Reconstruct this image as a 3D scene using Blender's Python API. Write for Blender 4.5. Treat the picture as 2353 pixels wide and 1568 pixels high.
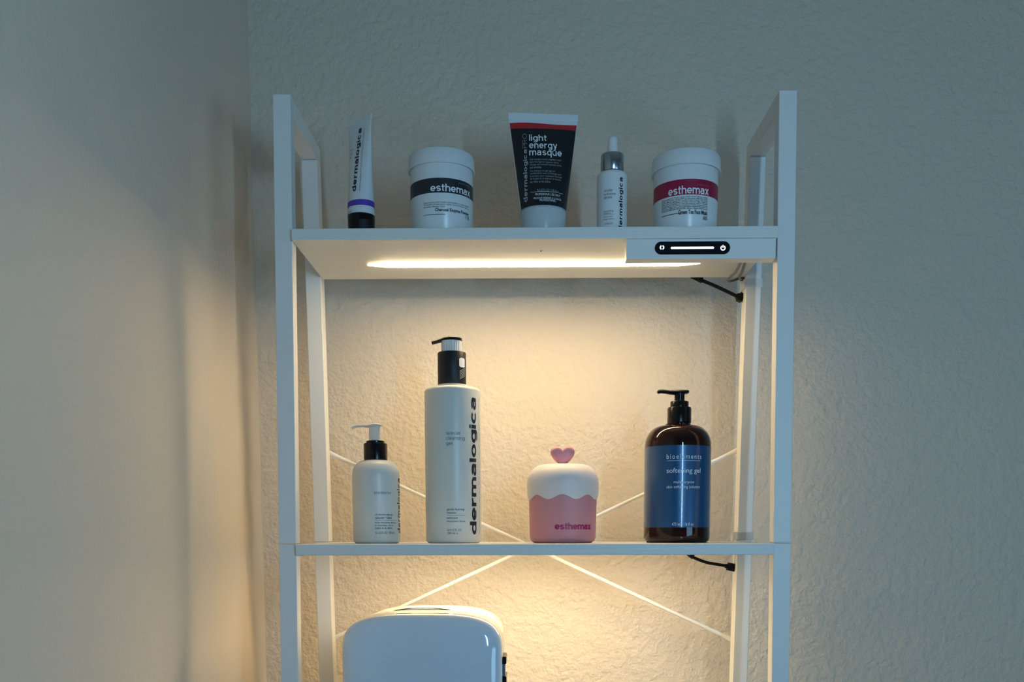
import bpy, bmesh, math, random
from mathutils import Vector, Matrix

# ------------------------------------------------------------------ scene, camera, world, lights
for o in list(bpy.data.objects):
    bpy.data.objects.remove(o)
scene = bpy.context.scene
C = scene.collection
random.seed(4)

ZB = 1.20                                   # height of the middle shelf top above the floor
F_PX, CX, CY = 2261.8, 1176.5, 1462.4       # focal length and principal point in pixels of the 2353 wide frame
CAM = Vector((-0.0107, -1.1007, ZB + 0.0132))
PITCH, YAW, ROLL = math.radians(-6.043), math.radians(0.7375), math.radians(0.122)
RM = Matrix.Rotation(YAW, 3, 'Z') @ Matrix.Rotation(PITCH, 3, 'X') @ Matrix.Rotation(ROLL, 3, 'Y')

cam_data = bpy.data.cameras.new('camera')
cam = bpy.data.objects.new('camera', cam_data)
C.objects.link(cam)
right, fwd, up = RM.col[0], RM.col[1], RM.col[2]
cam.matrix_world = Matrix(((right.x, up.x, -fwd.x, CAM.x), (right.y, up.y, -fwd.y, CAM.y),
                           (right.z, up.z, -fwd.z, CAM.z), (0, 0, 0, 1)))
cam_data.sensor_width = 36
cam_data.lens = F_PX / 2353 * 36
cam_data.shift_y = (CY - 784) / 2353
cam_data.clip_start = 0.02
scene.camera = cam

scene.view_settings.view_transform = 'Standard'
scene.view_settings.look = 'None'
scene.view_settings.gamma = 1
scene.view_settings.use_curve_mapping = False
scene.view_settings.exposure = 0.0

world = bpy.data.worlds.new('world')
scene.world = world
world.use_nodes = True
wn = world.node_tree
wn.nodes['Background'].inputs[0].default_value = (0.38, 0.72, 1.05, 1)
wn.nodes['Background'].inputs[1].default_value = 0.088

LED_COL = (1.0, 0.73, 0.38)
LED_TOP, LED_MID = 212.0, 190.0


def area(name, loc, target, sx, sy, power, col):
    d = bpy.data.lights.new(name, 'AREA')
    d.shape = 'RECTANGLE'; d.size = sx; d.size_y = sy; d.energy = power; d.color = col
    o = bpy.data.objects.new(name, d); C.objects.link(o)
    o.location = loc
    o.rotation_euler = (Vector(target) - Vector(loc)).to_track_quat('-Z', 'Y').to_euler()
    return o


# daylight through a narrow gap behind and to the right of the camera, and a broad window further off
area('window_gap_light', (0.345, -1.16, ZB + 0.20), (0.0, 0.2, ZB + 0.2), 0.024, 0.34, 3.8, (0.40, 0.72, 1.0))
area('window_light', (1.5, -1.7, ZB - 0.26), (0.2, 0.2, ZB), 0.8, 0.5, 6.2, (0.36, 0.70, 1.0))


def P(px, py, y):
    """world point at depth y seen at a pixel of the photograph"""
    q = RM @ Vector(((px - CX) / F_PX, 1.0, (CY - py) / F_PX))
    t = (y - CAM.y) / q.y
    return CAM + q * t


def MPP(y):
    return (y - CAM.y) / F_PX


# ------------------------------------------------------------------ materials
def mat(name, col, rough=0.5, metal=0.0, **kw):
    m = bpy.data.materials.new(name); m.use_nodes = True
    b = m.node_tree.nodes['Principled BSDF']
    b.inputs['Base Color'].default_value = (*col, 1)
    b.inputs['Roughness'].default_value = rough
    b.inputs['Metallic'].default_value = metal
    for k, v in kw.items():
        b.inputs[k.replace('_', ' ')].default_value = v
    return m


def emis(name, col, s):
    m = mat(name, col, 0.5)
    b = m.node_tree.nodes['Principled BSDF']
    b.inputs['Emission Color'].default_value = (*col, 1)
    b.inputs['Emission Strength'].default_value = s
    return m


def bump(m, scale, strength, dist, vec=(1, 1, 1), detail=3.0, vary=0.0, ramp=None, rough=0.5):
    nt = m.node_tree; b = nt.nodes['Principled BSDF']
    tc = nt.nodes.new('ShaderNodeTexCoord'); mp = nt.nodes.new('ShaderNodeMapping')
    mp.inputs['Scale'].default_value = vec
    nt.links.new(tc.outputs['Object'], mp.inputs[0])
    n = nt.nodes.new('ShaderNodeTexNoise')
    n.inputs['Scale'].default_value = scale; n.inputs['Detail'].default_value = detail
    n.inputs['Roughness'].default_value = rough
    nt.links.new(mp.outputs[0], n.inputs['Vector'])
    src = n.outputs['Fac']
    if ramp:
        r = nt.nodes.new('ShaderNodeValToRGB')
        r.color_ramp.elements[0].position = ramp[0]; r.color_ramp.elements[1].position = ramp[1]
        nt.links.new(src, r.inputs[0]); src = r.outputs[0]
    bp = nt.nodes.new('ShaderNodeBump')
    bp.inputs['Strength'].default_value = strength; bp.inputs['Distance'].default_value = dist
    nt.links.new(src, bp.inputs['Height'])
    nt.links.new(bp.outputs[0], b.inputs['Normal'])
    if vary:
        base = b.inputs['Base Color'].default_value[:]
        mx = nt.nodes.new('ShaderNodeMix'); mx.data_type = 'RGBA'
        mx.inputs['A'].default_value = base
        mx.inputs['B'].default_value = (base[0] * (1 - vary), base[1] * (1 - vary), base[2] * (1 - vary), 1)
        nt.links.new(src, mx.inputs['Factor']); nt.links.new(mx.outputs['Result'], b.inputs['Base Color'])
    return m


WALL_COL = (0.70, 0.625, 0.53)
M = {}
M['wall'] = bump(mat('plaster_wall', WALL_COL, 0.72), 115, 0.55, 0.0022, detail=3.0, ramp=(0.36, 0.66))
M['wall_smooth'] = bump(mat('painted_side_wall', WALL_COL, 0.62), 150, 0.32, 0.001, detail=3.0, ramp=(0.3, 0.7))
M['white'] = bump(mat('white_painted_metal', (0.80, 0.80, 0.79), 0.42), 60, 0.05, 0.0004)
M['board'] = bump(mat('white_shelf_board', (0.82, 0.82, 0.80), 0.42), 9, 0.5, 0.0007, vec=(1, 6, 42), detail=4, vary=0.10)
M['floor'] = bump(mat('oak_floor', (0.30, 0.20, 0.12), 0.4), 6, 0.2, 0.001, vec=(1, 12, 1), vary=0.4)
M['ceiling'] = bump(mat('ceiling_plaster', (0.72, 0.68, 0.62), 0.8), 150, 0.3, 0.001)
M['led'] = emis('led_diffuser', LED_COL, LED_TOP)
M['led_mid'] = emis('led_diffuser_middle', LED_COL, LED_MID)
M['led_side'] = emis('led_housing_glow', (1.0, 0.76, 0.44), 36.0)
M['chip'] = emis('led_chip', (1, 0.9, 0.7), 9.0)
M['panel'] = mat('glossy_black_touch_panel', (0.004, 0.005, 0.008), 0.12)
M['icon'] = emis('backlit_white_icon', (0.92, 0.98, 1.0), 1.3)
M['black'] = mat('black_plastic', (0.004, 0.004, 0.005), 0.24, Specular_IOR_Level=0.3)
M['black_matte'] = mat('black_satin_plastic', (0.009, 0.011, 0.014), 0.45, Specular_IOR_Level=0.35)
M['cable'] = mat('black_rubber_cable', (0.004, 0.004, 0.004), 0.65, Specular_IOR_Level=0.2)
M['grey_cable'] = mat('dark_grey_cable', (0.07, 0.07, 0.065), 0.35)
M['clip'] = mat('clear_plastic_clip', (0.9, 0.9, 0.9), 0.22, Transmission_Weight=0.6, IOR=1.4)
M['tape'] = mat('white_plastic_band', (0.76, 0.76, 0.76), 0.3)
M['bottle_grey'] = mat('pale_grey_bottle_plastic', (0.66, 0.67, 0.65), 0.34, Subsurface_Weight=0.15, Subsurface_Scale=0.01)
M['jar_white'] = mat('white_jar_plastic', (0.78, 0.80, 0.82), 0.28, Subsurface_Weight=0.1, Subsurface_Scale=0.01)
M['tube_white'] = mat('white_tube_plastic', (0.72, 0.75, 0.78), 0.34)
M['frost'] = mat('frosted_pump_plastic', (0.86, 0.88, 0.88), 0.35, Transmission_Weight=0.45, IOR=1.35)
M['cap_pale'] = mat('pale_translucent_cap', (0.66, 0.70, 0.73), 0.25, Transmission_Weight=0.15)
M['ink'] = mat('black_print', (0.008, 0.012, 0.022), 0.45)
M['ink_soft'] = mat('grey_print', (0.06, 0.08, 0.09), 0.5)
M['band_dark'] = mat('charcoal_label', (0.018, 0.022, 0.030), 0.4)
M['band_pink'] = mat('crimson_label', (0.34, 0.006, 0.050), 0.4)
M['purple'] = mat('purple_band', (0.10, 0.045, 0.42), 0.4)
M['red'] = mat('red_band', (0.48, 0.02, 0.025), 0.4)
M['navy'] = mat('black_navy_print', (0.004, 0.007, 0.014), 0.38)
M['print_white'] = mat('white_print', (0.86, 0.88, 0.92), 0.5)
M['print_grey'] = mat('dim_grey_print', (0.20, 0.22, 0.26), 0.5)
M['print_dim'] = mat('muted_white_print', (0.36, 0.38, 0.42), 0.5)
M['print_rose'] = mat('rose_print', (0.55, 0.12, 0.22), 0.5)
M['bulb'] = mat('white_rubber_bulb', (0.80, 0.80, 0.82), 0.4)
M['chrome'] = mat('brushed_silver_collar', (0.45, 0.48, 0.52), 0.22, 1.0)
M['pink'] = mat('pink_silicone', (0.62, 0.27, 0.31), 0.5)
M['pink_heart'] = mat('rose_silicone_heart', (0.56, 0.24, 0.31), 0.42)
M['cream_lid'] = mat('pale_pink_lid', (0.80, 0.72, 0.71), 0.45)
M['magenta'] = mat('magenta_print', (0.40, 0.0, 0.09), 0.45)
M['amber'] = mat('dark_amber_plastic', (0.022, 0.005, 0.003), 0.06, Transmission_Weight=0.30, IOR=1.46)
M['blue_label'] = mat('metallic_blue_label', (0.006, 0.072, 0.20), 0.32, 0.2, Coat_Weight=0.55, Coat_Roughness=0.09)
M['fridge'] = mat('glossy_white_fridge', (0.68, 0.77, 0.88), 0.08, Coat_Weight=0.6, Coat_Roughness=0.03)
M['fridge_body'] = mat('cream_white_fridge_shell', (0.50, 0.49, 0.46), 0.35)
M['mark'] = mat('pencil_mark', (0.10, 0.07, 0.05), 0.7)


# ------------------------------------------------------------------ mesh helpers
def link(name, verts, faces, m, parent=None, smooth=False, bevel=0, mats=None, fm=None, autosmooth=True):
    me = bpy.data.meshes.new(name)
    org = parent.matrix_world.translation if parent is not None else Vector((0, 0, 0))
    me.from_pydata([tuple(Vector(v) - ROOT(parent)) for v in verts], [], faces)
    me.validate()
    bm = bmesh.new(); bm.from_mesh(me)
    bmesh.ops.recalc_face_normals(bm, faces=bm.faces)
    bm.to_mesh(me); bm.free()
    for mm in (mats or [m]):
        me.materials.append(mm)
    if fm:
        for p, i in zip(me.polygons, fm): p.material_index = i
    if smooth:
        for p in me.polygons: p.use_smooth = True
    o = bpy.data.objects.new(name, me); C.objects.link(o)
    if parent is not None: o.parent = parent
    if smooth and autosmooth:
        bm = bmesh.new(); bm.from_mesh(me)
        for e in bm.edges:
            if len(e.link_faces) == 2 and e.calc_face_angle(0) > math.radians(38): e.smooth = False
        bm.to_mesh(me); bm.free()
    if bevel:
        md = o.modifiers.new('bevel', 'BEVEL'); md.width = bevel; md.segments = 3; md.limit_method = 'ANGLE'
        for p in me.polygons: p.use_smooth = False
    return o


def ROOT(parent):
    p = Vector((0, 0, 0))
    while parent is not None:
        p += parent.location; parent = parent.parent
    return p


def thing(name, label, cat, loc, group=None):
    o = bpy.data.objects.new(name, None); C.objects.link(o)
    o.location = loc; o.empty_display_size = 0.02
    o['label'] = label; o['category'] = cat
    if group: o['group'] = group
    return o


def tag(o, label, cat, group=None):
    o['label'] = label; o['category'] = cat
    if group: o['group'] = group
    return o


def hexa(b, t):
    """8 verts from bottom quad and top quad"""
    return list(b) + list(t), [(0, 1, 2, 3), (4, 7, 6, 5), (0, 4, 5, 1), (1, 5, 6, 2), (2, 6, 7, 3), (3, 7, 4, 0)]


def box(x0, x1, y0, y1, z0, z1):
    return hexa([(x0, y0, z0), (x1, y0, z0), (x1, y1, z0), (x0, y1, z0)],
                [(x0, y0, z1), (x1, y0, z1), (x1, y1, z1), (x0, y1, z1)])


def merge(*parts):
    V, Fc = [], []
    for v, f in parts:
        n = len(V); V += list(v); Fc += [tuple(i + n for i in q) for q in f]
    return V, Fc


def lathe(prof, cx, cy, n=64):
    V, Fc = [], []
    for r, z in prof:
        for i in range(n):
            a = 2 * math.pi * i / n
            V.append((cx + r * math.cos(a), cy + r * math.sin(a), z))
    for k in range(len(prof) - 1):
        for i in range(n):
            j = (i + 1) % n
            Fc.append((k * n + i, k * n + j, (k + 1) * n + j, (k + 1) * n + i))
    if prof[0][0] > 1e-6: Fc.append(tuple(range(n)))
    if prof[-1][0] > 1e-6: Fc.append(tuple(range((len(prof) - 1) * n, len(prof) * n)))
    return V, Fc


def arc(r0, z0, r1, z1, n=6, convex_first='z'):
    """quarter ellipse from (r0,z0) to (r1,z1); 'z' leaves vertically, 'r' leaves horizontally"""
    out = []
    for i in range(n + 1):
        a = math.pi / 2 * i / n
        if convex_first == 'z':
            out.append((r0 + (r1 - r0) * (1 - math.cos(a)), z0 + (z1 - z0) * math.sin(a)))
        else:
            out.append((r0 + (r1 - r0) * math.sin(a), z0 + (z1 - z0) * (1 - math.cos(a))))
    return out


def cat_rom(pts, n=8):
    pts = [Vector(p) for p in pts]
    q = [pts[0] * 2 - pts[1]] + pts + [pts[-1] * 2 - pts[-2]]
    out = []
    for i in range(1, len(q) - 2):
        for k in range(n):
            t = k / n
            a, b, c, d = q[i - 1], q[i], q[i + 1], q[i + 2]
            out.append(0.5 * ((2 * b) + (c - a) * t + (2 * a - 5 * b + 4 * c - d) * t * t + (-a + 3 * b - 3 * c + d) * t ** 3))
    out.append(pts[-1])
    return out


def sweep(pts, radii, n=12, upv=Vector((0, 1, 0))):
    """radii: list of (side, normal) radii per point; upv is the 'side' direction reference"""
    V, Fc = [], []
    pts = [Vector(p) for p in pts]
    for k, p in enumerate(pts):
        t = (pts[min(k + 1, len(pts) - 1)] - pts[max(k - 1, 0)]).normalized()
        s = (upv - t * upv.dot(t))
        if s.length < 1e-4: s = Vector((1, 0, 0)) - t * t.x
        s.normalize(); w = t.cross(s)
        ra, rb = radii[k] if isinstance(radii, list) else (radii, radii)
        for i in range(n):
            a = 2 * math.pi * i / n + (math.pi / 4 if n == 4 else 0)
            V.append(tuple(p + s * ra * math.cos(a) + w * rb * math.sin(a)))
    for k in range(len(pts) - 1):
        for i in range(n):
            j = (i + 1) % n
            Fc.append((k * n + i, k * n + j, (k + 1) * n + j, (k + 1) * n + i))
    Fc.append(tuple(range(n))); Fc.append(tuple(range((len(pts) - 1) * n, len(pts) * n)))
    return V, Fc


# text -------------------------------------------------------------
_tc = {}

# a small grotesque alphabet drawn with strokes (x-height 1, ascender 1.38, descender -0.38) for the bold lettering
def _el(cx, cy, rx, ry, a0, a1, n=None):
    n = n or max(6, int(abs(a1 - a0) / 12))
    return [(cx + rx * math.cos(math.radians(a0 + (a1 - a0) * i / n)), cy + ry * math.sin(math.radians(a0 + (a1 - a0) * i / n))) for i in range(n + 1)]


def stroke_letter(ch, w, W=0.92):
    h = w / 2; A, D = 1.38, -0.38
    L, R_, T, B = h, W - h, 1 - h, h
    cx, rx, ry = W / 2, W / 2 - h, 0.5 - h
    oval = _el(cx, .5, rx, ry, 0, 360, 30)
    if ch == 'o': return W, [oval]
    if ch == 'c': return W * .94, [_el(cx, .5, rx, ry, 42, 318)]
    if ch == 'e': return W, [_el(cx, .5, rx, ry, 0, 318), [(L, .5 - h * .15), (R_ + h * .75, .5 - h * .15)]]
    if ch == 'd': return W, [oval, [(R_, 0), (R_, A)]]
    if ch == 'b': return W, [oval, [(L, 0), (L, A)]]
    if ch == 'q': return W, [oval, [(R_, D), (R_, 1)]]
    if ch == 'p': return W, [oval, [(L, D), (L, 1)]]
    if ch == 'g': return W, [oval, [(R_, 1), (R_, .02)] + _el(cx, .02, rx, -D + .02 - h, 0, -140)]
    if ch == 'l': return w, [[(h, 0), (h, A)]]
    if ch == 'i': return w, [[(h, 0), (h, 1)], [(h, A - w * .9), (h, A)]]
    if ch == 'r': return .60, [[(h, 0), (h, 1)], _el(.60, .48, .60 - h, .52 - h, 180, 92)]
    if ch in 'nh':
        W2 = .86; r = (W2 - w) / 2
        return W2, [[(h, 0), (h, A if ch == 'h' else 1)], _el(W2 / 2, .60, r, .40 - h, 175, 0) + [(W2 - h, 0)]]
    if ch == 'u':
        W2 = .86; r = (W2 - w) / 2
        return W2, [[(W2 - h, 0), (W2 - h, 1)], [(h, 1), (h, .40)] + _el(W2 / 2, .40, r, .40 - h, 180, 355)]
    if ch == 'm':
        W2 = 1.38; r = (W2 - w) / 4
        return W2, [[(h, 0), (h, 1)], _el(h + r, .62, r, .38 - h, 175, 0) + [(h + 2 * r, 0)], _el(h + 3 * r, .62, r, .38 - h, 180, 0) + [(W2 - h, 0)]]
    if ch == 'a':
        W2 = .84; x = W2 - h - .02
        return W2 + .04, [_el(x / 2 + h * .7, .70, x / 2 - h * .4, .30 - h, 165, 0) + [(x, .16), (x + .03, 0)],
                    [(x, .60)] + _el(W2 * .40, .30 + h * .2, W2 * .40 - h, .29 - h * .5, 78, 300) + [(x, .24)]]
    if ch == 's':
        W2 = .80; c = W2 / 2; r = c - h
        q = (1 - w) / 4
        return W2, [_el(c, .5 + q, r * .96, q, 25, 250) + _el(c, .5 - q, r, q, 70, -155)]
    if ch == 't': return .56, [[(.24, A - .10), (.24, .24)] + _el(.24 + .22, .24, .22, .24 - h, 180, 265), [(0, 1 - h), (.54, 1 - h)]]
    if ch == 'x': return .88, [[(h * 1.1, 0), (.88 - h * 1.1, 1)], [(h * 1.1, 1), (.88 - h * 1.1, 0)]]
    if ch == 'y': return .88, [[(h * 1.1, 1), (.46, .02)], [(.88 - h * 1.1, 1), (.44, -.12), (.34, -.30), (.12, D + h)]]
    if ch == 'v': return .88, [[(h * 1.1, 1), (.44, .03), (.88 - h * 1.1, 1)]]
    if ch == 'P': return .90, [[(h, 0), (h, A)], [(h, A - h), (.52, A - h)] + _el(.52, A * .74, .38 - h, A * .26 - h, 90, -90) + [(h, A * .48 + h)]]
    if ch == 'R': return .95, [[(h, 0), (h, A)], [(h, A - h), (.52, A - h)] + _el(.52, A * .74, .38 - h, A * .26 - h, 90, -90) + [(h, A * .48 + h)], [(.55, A * .5), (.92 - h, 0)]]
    if ch == 'O': return 1.15, [_el(.575, A / 2, .575 - h, A / 2 - h, 0, 360, 30)]
    return .4, []


def ribbon(pl, w):
    V, Fc = [], []
    closed = len(pl) > 3 and abs(pl[0][0] - pl[-1][0]) + abs(pl[0][1] - pl[-1][1]) < 1e-6
    n = len(pl)
    for i in range(n):
        a = pl[i - 1] if i > 0 else (pl[-2] if closed else pl[0])
        b = pl[i + 1] if i < n - 1 else (pl[1] if closed else pl[-1])
        p = pl[i]
        d1 = (p[0] - a[0], p[1] - a[1]); d2 = (b[0] - p[0], b[1] - p[1])
        l1 = math.hypot(*d1) or 1; l2 = math.hypot(*d2) or 1
        if i == 0 and not closed: d1, l1 = d2, l2
        if i == n - 1 and not closed: d2, l2 = d1, l1
        n1 = (-d1[1] / l1, d1[0] / l1); n2 = (-d2[1] / l2, d2[0] / l2)
        m_ = (n1[0] + n2[0], n1[1] + n2[1]); lm = math.hypot(*m_) or 1
        m_ = (m_[0] / lm, m_[1] / lm)
        k = w / 2 / max(.5, m_[0] * n1[0] + m_[1] * n1[1])
        V += [(p[0] + m_[0] * k, p[1] + m_[1] * k), (p[0] - m_[0] * k, p[1] - m_[1] * k)]
    for i in range(n - 1): Fc.append((2 * i, 2 * i + 1, 2 * i + 3, 2 * i + 2))
    return V, Fc


def stroke_text(s, w, gap=None, W=0.92):
    gap = gap if gap is not None else 0.16
    V, Fc, x = [], [], 0.0
    for ch in s:
        if ch == ' ': x += .5; continue
        adv, st = stroke_letter(ch, w, W)
        for pl in st:
            v, f = ribbon(pl, w); n = len(V)
            V += [(a + x, b) for a, b in v]; Fc += [tuple(i + n for i in q) for q in f]
        x += adv + gap
    return V, Fc


def glyphs(s, bold=0.0, spacing=1.0, shear=0.0):
    key = (s, bold, spacing, shear)
    if key in _tc: return _tc[key]
    if bold >= .1:                      # stroke alphabet; bold is the stroke width
        v, f = stroke_text(s, bold, spacing - 1 if spacing != 1 else None)
        x0 = min(a[0] for a in v); x1 = max(a[0] for a in v); y0 = min(a[1] for a in v); y1 = max(a[1] for a in v)
        v = [((a[0] - x0) / (x1 - x0), (a[1] - y0) / (y1 - y0)) for a in v]
        _tc[key] = (v, f, 1.0)
        return _tc[key]
    cu = bpy.data.curves.new('tmp_text', 'FONT')
    cu.body = s; cu.size = 1; cu.offset = bold; cu.space_character = spacing; cu.resolution_u = 3
    cu.shear = shear; cu.fill_mode = 'BOTH'
    o = bpy.data.objects.new('tmp_text', cu); C.objects.link(o)
    bpy.context.view_layer.update()
    me = bpy.data.meshes.new_from_object(o.evaluated_get(bpy.context.evaluated_depsgraph_get()))
    bpy.data.objects.remove(o); bpy.data.curves.remove(cu)
    v = [tuple(x.co) for x in me.vertices]; f = [tuple(p.vertices) for p in me.polygons]
    bpy.data.meshes.remove(me)
    x0 = min(a[0] for a in v); x1 = max(a[0] for a in v); y0 = min(a[1] for a in v); y1 = max(a[1] for a in v)
    v = [((a[0] - x0) / (x1 - x0), (a[1] - y0) / (y1 - y0)) for a in v]
    _tc[key] = (v, f, (x1 - x0) / (y1 - y0))
    return _tc[key]


def cut2d(v, f, n, axis=0):
    """slice a flat 0..1 mesh along one axis into n strips so it can wrap"""
    bm = bmesh.new()
    vs = [bm.verts.new((a[0], a[1], 0)) for a in v]
    for q in f:
        try: bm.faces.new([vs[i] for i in q])
        except ValueError: pass
    for k in range(1, n):
        co = [0, 0, 0]; co[axis] = k / n
        no = [0, 0, 0]; no[axis] = 1
        bmesh.ops.bisect_plane(bm, geom=bm.verts[:] + bm.edges[:] + bm.faces[:], plane_co=co, plane_no=no)
    bm.verts.index_update()
    V = [(x.co.x, x.co.y) for x in bm.verts]; Fc = [tuple(x.index for x in q.verts) for q in bm.faces]
    bm.free()
    return V, Fc


class Cyl:
    def __init__(s, cx, cy, rf):
        s.cx, s.cy, s.rf = cx, cy, rf

    def inv(s, px, py):
        y = s.cy
        for _ in range(12):
            p = P(px, py, y); R = s.rf(p.z)
            dx = max(-0.985 * R, min(0.985 * R, p.x - s.cx))
            y = 0.5 * y + 0.5 * (s.cy - math.sqrt(R * R - dx * dx))
        return math.asin(dx / R), p.z

    def pt(s, a, z, e):
        R = s.rf(z) + e
        return (s.cx + R * math.sin(a), s.cy - R * math.cos(a), z)


class Tube:
    """squeeze tube: ellipse section (a,b)(z) about (cx,cy), turned by yaw; a = local x"""
    def __init__(s, cx, cy, ab, yaw):
        s.cx, s.cy, s.ab, s.c, s.s = cx, cy, ab, math.cos(yaw), math.sin(yaw)

    def loc(s, x, z, side=-1, e=0.0):
        a, b = s.ab(z)
        t = max(-1, min(1, x / (a + e)))
        y = side * ((b + e) * math.sqrt(max(0, 1 - t * t)) + e * 0.3)
        return (s.cx + x * s.c - y * s.s, s.cy + x * s.s + y * s.c, z)

    def pt(s, x, z, e): return s.loc(x, z, -1, e)

    def inv(s, px, py):
        # scan local x at the height found, choose the one that projects on the pixel column
        z = P(px, py, s.cy).z; best = 0
        for it in range(3):
            lo, hi = -s.ab(z)[0], s.ab(z)[0]; bd = 9
            for k in range(241):
                x = lo + (hi - lo) * k / 240
                w = s.loc(x, z)
                q = P(px, py, w[1])
                if abs(q.x - w[0]) < bd: bd = abs(q.x - w[0]); best = x; zn = q.z
            z = zn
        return best, z


def write(surf, s, box_px, m, parent, rot=False, bold=0.0, spacing=1.0, e=0.00015, strips=10, shear=0.0, name='lettering'):
    """lay text on a surface so that its inked box covers box_px=(x0,y0,x1,y1) of the photo"""
    parts = []
    items = s if isinstance(s, list) else [(s, box_px)]
    for tx, b in items:
        v, f, asp = glyphs(tx, bold, spacing, shear)
        x0, y0, x1, y1 = b
        xm, ym = (x0 + x1) / 2, (y0 + y1) / 2
        a0 = surf.inv(x0, ym)[0]; a1 = surf.inv(x1, ym)[0]
        zt = surf.inv(xm, y0)[1]; zb = surf.inv(xm, y1)[1]
        if rot: v = [(1 - q[1], q[0]) for q in v]
        v, f = cut2d(v, f, strips if not rot else 6, 0)
        parts.append(([surf.pt(a0 + (a1 - a0) * q[0], zb + (zt - zb) * q[1], e) for q in v], f))
    V, Fc = merge(*parts)
    return link(name, V, Fc, m, parent)


def patch(surf, a0, a1, z0, z1, m, parent, name, e=0.0001, n=40, nz=2, zf=None):
    V, Fc = [], []
    for k in range(nz + 1):
        for i in range(n + 1):
            a = a0 + (a1 - a0) * i / n
            z = z0 + (z1 - z0) * k / nz
            if zf: z += zf(i / n)
            V.append(surf.pt(a, z, e))
    for k in range(nz):
        for i in range(n):
            q = k * (n + 1) + i
            Fc.append((q, q + 1, q + n + 2, q + n + 1))
    return link(name, V, Fc, m, parent, smooth=True)


def rule(surf, x0, x1, y, m, parent, th=0.0003, name='printed_line'):
    a0, z = surf.inv(x0, y); a1, _ = surf.inv(x1, y)
    return patch(surf, a0, a1, z - th / 2, z + th / 2, m, parent, name, 0.00015, 14, 1)


# ------------------------------------------------------------------ the room
WY = 0.292
def corner_x(): return P(597, 1000, WY).x
WX = corner_x()

def struct(name, v, f, m):
    o = link(name, v, f, m); o['kind'] = 'structure'; return o

struct('wall_back', *box(WX - 0.12, 2.6, WY, WY + 0.12, 0, 2.55), M['wall'])
struct('wall_left', *box(WX - 0.12, WX, -2.6, WY, 0, 2.55), M['wall_smooth'])
struct('floor', *box(WX - 0.12, 2.6, -2.6, WY + 0.12, -0.1, 0), M['floor'])
struct('ceiling', *box(WX - 0.12, 2.6, -2.6, WY + 0.12, 2.55, 2.65), M['ceiling'])

# ------------------------------------------------------------------ shelving unit
H, WF, TF, TB = 0.285, 0.0194, 0.0192, 0.0224
HI = H - WF
LF, YB, LB = 0.0514, 0.1873, -0.0537
HT, H1, TS = 0.4887, 0.3433, 0.0125
H3 = -0.345
TBAR = 0.0188
ff = lambda z: LF * z
fb = lambda z: YB + LB * z

unit = thing('shelving_unit', 'white open-frame ladder shelving unit standing against the wall, lit by warm strips under its boards', 'shelf', (0, 0.09, 0))


def post(x0, x1, f, t, z0, z1):
    b = [(x0, f(z0), ZB + z0), (x1, f(z0), ZB + z0), (x1, f(z0) + t, ZB + z0), (x0, f(z0) + t, ZB + z0)]
    tt = [(x0, f(z1), ZB + z1), (x1, f(z1), ZB + z1), (x1, f(z1) + t, ZB + z1), (x0, f(z1) + t, ZB + z1)]
    v, fc = hexa(b, tt)
    return link('post', v, fc, M['white'], unit, bevel=0.0009)


for sx in (-1, 1):
    x0, x1 = sorted((sx * HI, sx * H))
    post(x0, x1, ff, TF, 0.0010, HT)
    post(x0, x1, ff, TF, -ZB, 0.0)
    post(x0, x1, fb, TB, 0.0010, HT - TBAR - 0.0004)
    post(x0, x1, fb, TB, -ZB, 0.0)
    v, f = box(x0, x1, ff(HT) + TF - 0.0002, fb(HT) + TB, ZB + HT - TBAR, ZB + HT)
    link('top_bar', v, f, M['white'], unit, bevel=0.0009)
    v, f = box(x0 + 0.002, x1 - 0.002, ff(-1.1) + TF, fb(-1.1), ZB - 1.12, ZB - 1.10)
    link('bottom_bar', v, f, M['white'], unit, bevel=0.0009)


def shelf(z):
    v, f = box(-HI + 0.0004, HI - 0.0004, ff(z) - 0.0060, fb(z) + 0.011, ZB + z - TS, ZB + z)
    return link('shelf_board', v, f, M['board'], unit, bevel=0.0010)


for z in (H1, 0.0, H3, -0.70, -1.05):
    shelf(z)


# LED bars set in the underside of the upper two boards
def led_bar(xa, xb, yc, ztop, m, chips, h=0.0026):
    w, tp = 0.0046, 0.024
    v = [(xa, yc - 0.001, ztop), (xa, yc + 0.001, ztop), (xb, yc + 0.001, ztop), (xb, yc - 0.001, ztop),
         (xa + tp, yc - w, ztop), (xa + tp, yc + w, ztop), (xb - tp, yc + w, ztop), (xb - tp, yc - w, ztop),
         (xa + tp, yc - w * 0.6, ztop - h), (xa + tp, yc + w * 0.6, ztop - h), (xb - tp, yc + w * 0.6, ztop - h), (xb - tp, yc - w * 0.6, ztop - h),
         (xa, yc, ztop - 0.001), (xb, yc, ztop - 0.001)]
    f = [(8, 9, 10, 11), (4, 8, 11, 7), (5, 6, 10, 9), (0, 12, 8, 4), (1, 5, 9, 12), (12, 9, 8), (3, 7, 11, 13), (2, 13, 10, 6), (13, 11, 10),
         (0, 1, 12), (2, 3, 13), (0, 4, 7, 3, 2, 6, 5, 1)]
    fm = [0, 1, 1, 1, 1, 1, 1, 1, 1, 1, 1, 1]
    o = link('led_bar', v, f, m, unit, mats=[m, M['led_side']], fm=fm)
    o['label'] = 'glowing warm white light strip'
    if chips:
        n = 40; base = None
        for k in range(n):
            xx = xa + 0.022 + (xb - xa - 0.044) * k / (n - 1)
            if base is None:
                v, f = box(-0.0012, 0.0012, -0.0008, 0.0008, -0.0007, 0.0)
                me = bpy.data.meshes.new('led_chip'); me.from_pydata(v, [], f); me.materials.append(M['chip'])
                base = me
            c = bpy.data.objects.new('led_chip', base); C.objects.link(c)
            c.parent = o; c.location = Vector((xx, yc - w - 0.0016, ztop)) - ROOT(o)
    return o


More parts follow.
